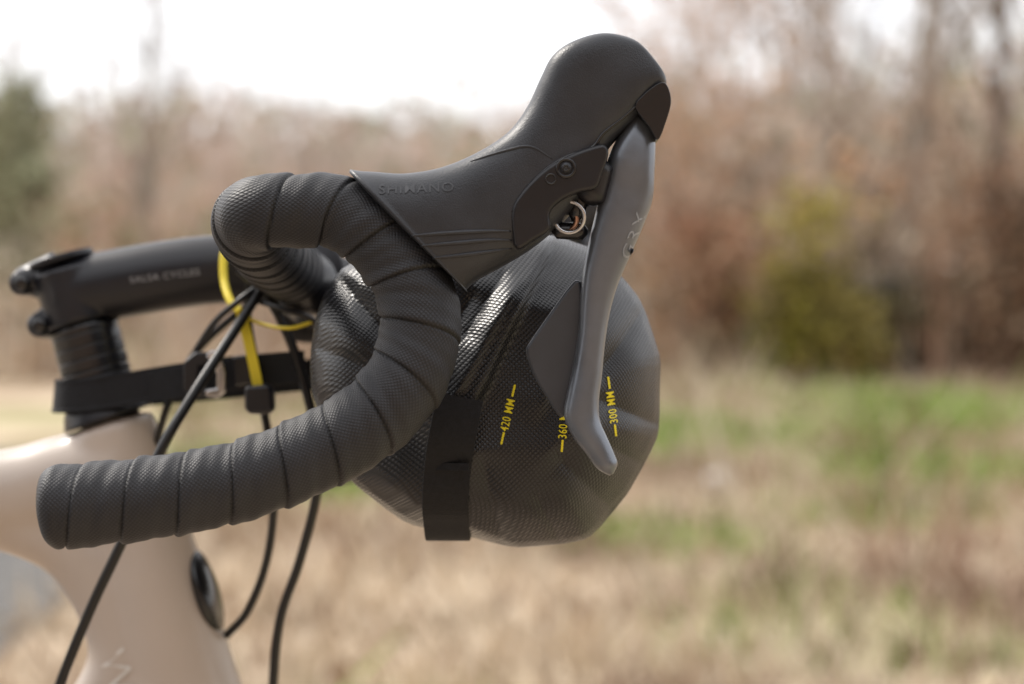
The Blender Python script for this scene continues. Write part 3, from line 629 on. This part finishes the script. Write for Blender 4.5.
def pine(H,seed,x,y_):
    g=np.random.default_rng(seed); z0=float(gh(x,y_)); nb=170; t=g.uniform(.05,.97,nb); a=g.uniform(0,6.28,nb); Lb=(1-t)**.6*H*.28*g.uniform(.3,1.3,nb)+.3
    st=np.stack([np.zeros(nb),np.zeros(nb),t*H],1); dr=np.stack([np.cos(a),np.sin(a),g.uniform(-.35,.25,nb)],1); en=st+dr*Lb[:,None]
    V,Fq=prisms(np.vstack([[[0,0,-.2]],st]),np.vstack([[[0,0,H]],en]),np.r_[.12,np.full(nb,.02)],np.r_[.02,np.full(nb,.006)],5); C=np.tile(np.array([[.3,.24,.19]]),(len(V),1))
    m=1500; k=g.integers(0,nb,m); f=g.uniform(.15,1,m)[:,None]; c=st[k]+(en[k]-st[k])*f+g.normal(0,.22,(m,3)); u=g.normal(0,1,(m,3)); u[:,2]-=.4; u/=np.linalg.norm(u,axis=1)[:,None]; w=np.cross(u,g.normal(0,1,(m,3))); w/=np.linalg.norm(w,axis=1)[:,None]; s=.2
    LV=np.stack([c-u*s,c+w*s*.3,c+u*s,c-w*s*.3],1).reshape(-1,3); LC=np.repeat(np.array([.29,.30,.19])*g.uniform(.6,1.5,(m,1)),4,0)
    LF=np.arange(m)[:,None]*4+np.array([[0,1,2,3]])+len(V)
    o=fast('pine_tree',np.vstack([V,LV]),np.vstack([Fq,LF]),mw,col=np.vstack([C,LC]),smooth=False); o.location=(x,y_,z0)
pine(6.2,31,-11.0,41); pine(5.6,32,-12.4,43)
def shrub(name,x,y_,sx,sz,m,cols,seed,spread=.6):
    g=np.random.default_rng(seed); z0=float(gh(x,y_)); lob=g.normal(0,.6,(22,3))*[sx,sx*.6,sz]+[0,0,sz]; lob[:,2]=np.clip(lob[:,2],.1,None)
    ns=60; P0=np.tile([[0,0,0.]],(ns,1))+g.normal(0,.15,(ns,3))*[1,1,0]; P1=lob[g.integers(0,22,ns)]+g.normal(0,.2,(ns,3)); V,Fq=prisms(P0,P1,np.full(ns,.02),np.full(ns,.006),3); C=np.tile([[.12,.08,.05]],(len(V),1))
    k=g.integers(0,22,m); d=g.normal(0,1,(m,3)); c=lob[k]+d*np.array([sx*.8,sx*.6,sz*.6])*spread*.6; c[:,2]=np.abs(c[:,2])
    u=g.normal(0,1,(m,3)); u/=np.linalg.norm(u,axis=1)[:,None]; w=np.cross(u,g.normal(0,1,(m,3))); w/=np.linalg.norm(w,axis=1)[:,None]; s=.075
    LV=np.stack([c-u*s,c+w*s*.6,c+u*s,c-w*s*.6],1).reshape(-1,3); LC=np.repeat(np.array(cols)[k%len(cols)]*g.uniform(.6,1.4,(m,1)),4,0); LF=np.arange(m)[:,None]*4+np.array([[0,1,2,3]])+len(V)
    o=fast(name,np.vstack([V,LV]),np.vstack([Fq,LF]),mw,col=np.vstack([C,LC]),smooth=False); o.location=(x,y_,z0)
shrub('moss_green_shrub',3.85,22.9,.5,.95,2300,[[.33,.29,.06],[.40,.34,.09],[.18,.15,.06],[.28,.23,.08]],51,.75)
shrub('moss_green_shrub',4.4,23.4,.6,.55,1100,[[.09,.08,.04],[.26,.22,.08]],52,.8)
shrub('russet_shrub',2.6,24,.8,.9,1800,[[.38,.21,.14],[.40,.27,.18]],53,.9)
shrub('russet_shrub',6.9,23.5,1.0,1.2,2200,[[.34,.2,.13],[.40,.29,.2],[.2,.12,.08]],54,.9)
def boulder(name,x,y_,s,col,seed,up=.8):
    bm=bmesh.new(); bmesh.ops.create_icosphere(bm,subdivisions=4,radius=1)
    for v in bm.verts:
        n_=noise.fractal(v.co*1.3+Vector((seed,0,0)),1,2,4); v.co*=1+.35*n_; v.co=Vector((v.co.x*s[0],v.co.y*s[1],v.co.z*s[2]))
    me=bpy.data.meshes.new(name); bm.to_mesh(me); bm.free(); me.materials.append(basic(name+'_rock',col,.9,var=.35,nscale=4,bump=1,bscale=20))
    o=bpy.data.objects.new(name,me); scene.collection.objects.link(o); o.location=(x,y_,float(gh(x,y_))+s[2]*up)
boulder('pale_stone',1.28,10.9,(.09,.09,.08),(.80,.78,.75),3,.6)
boulder('mossy_boulder',4.7,24.6,(1.5,.7,.75),(.05,.042,.028),5)

# ---------------------------------------------------------------- light
SUN_EL=math.radians(46); SUN_AZ=math.radians(-58)
w=bpy.data.worlds.new('World'); scene.world=w; w.use_nodes=True; nt=w.node_tree; bg=nt.nodes['Background']
sky=nt.nodes.new('ShaderNodeTexSky'); sky.sky_type='NISHITA'; sky.sun_disc=False; sky.sun_elevation=SUN_EL; sky.sun_rotation=SUN_AZ; sky.dust_density=3; sky.air_density=1
tc=nt.nodes.new('ShaderNodeTexCoord'); n=nt.nodes.new('ShaderNodeTexNoise'); n.inputs['Scale'].default_value=2.2; n.inputs['Detail'].default_value=5; L(nt,tc.outputs['Generated'],n.inputs['Vector'])
r=nt.nodes.new('ShaderNodeValToRGB'); r.color_ramp.elements[0].position=.3; r.color_ramp.elements[1].position=.75; r.color_ramp.elements[0].color=(.55,.55,.55,1); r.color_ramp.elements[1].color=(1,1,1,1); L(nt,n.outputs[0],r.inputs[0])
mx=nt.nodes.new('ShaderNodeMix'); mx.data_type='RGBA'; L(nt,r.outputs[0],mx.inputs[0]); L(nt,sky.outputs[0],mx.inputs[6]); mx.inputs[7].default_value=(12.2,12.0,12.0,1)
L(nt,mx.outputs[2],bg.inputs[0]); bg.inputs[1].default_value=.15
sd=bpy.data.lights.new('sun','SUN'); sd.energy=2.9; sd.angle=math.radians(11); sd.color=(1,.94,.86); so=bpy.data.objects.new('sun',sd); scene.collection.objects.link(so)
sv=Vector((math.sin(SUN_AZ)*math.cos(SUN_EL),math.cos(SUN_AZ)*math.cos(SUN_EL),math.sin(SUN_EL))); so.rotation_euler=sv.to_track_quat('Z','Y').to_euler(); so.location=sv*20
# ---------------------------------------------------------------- camera
cd=bpy.data.cameras.new('camera'); cam=bpy.data.objects.new('camera',cd); scene.collection.objects.link(cam); scene.camera=cam
cam.location=(0,-D,ZC); cam.rotation_euler=(math.radians(90),0,0); cd.sensor_width=36; cd.lens=F*36/1024; cd.clip_start=.05; cd.clip_end=2000
cd.dof.use_dof=True; cd.dof.focus_distance=D+.005; cd.dof.aperture_fstop=5.4; cd.dof.aperture_blades=9
scene.view_settings.view_transform='Standard'; scene.view_settings.look='None'; scene.view_settings.exposure=0
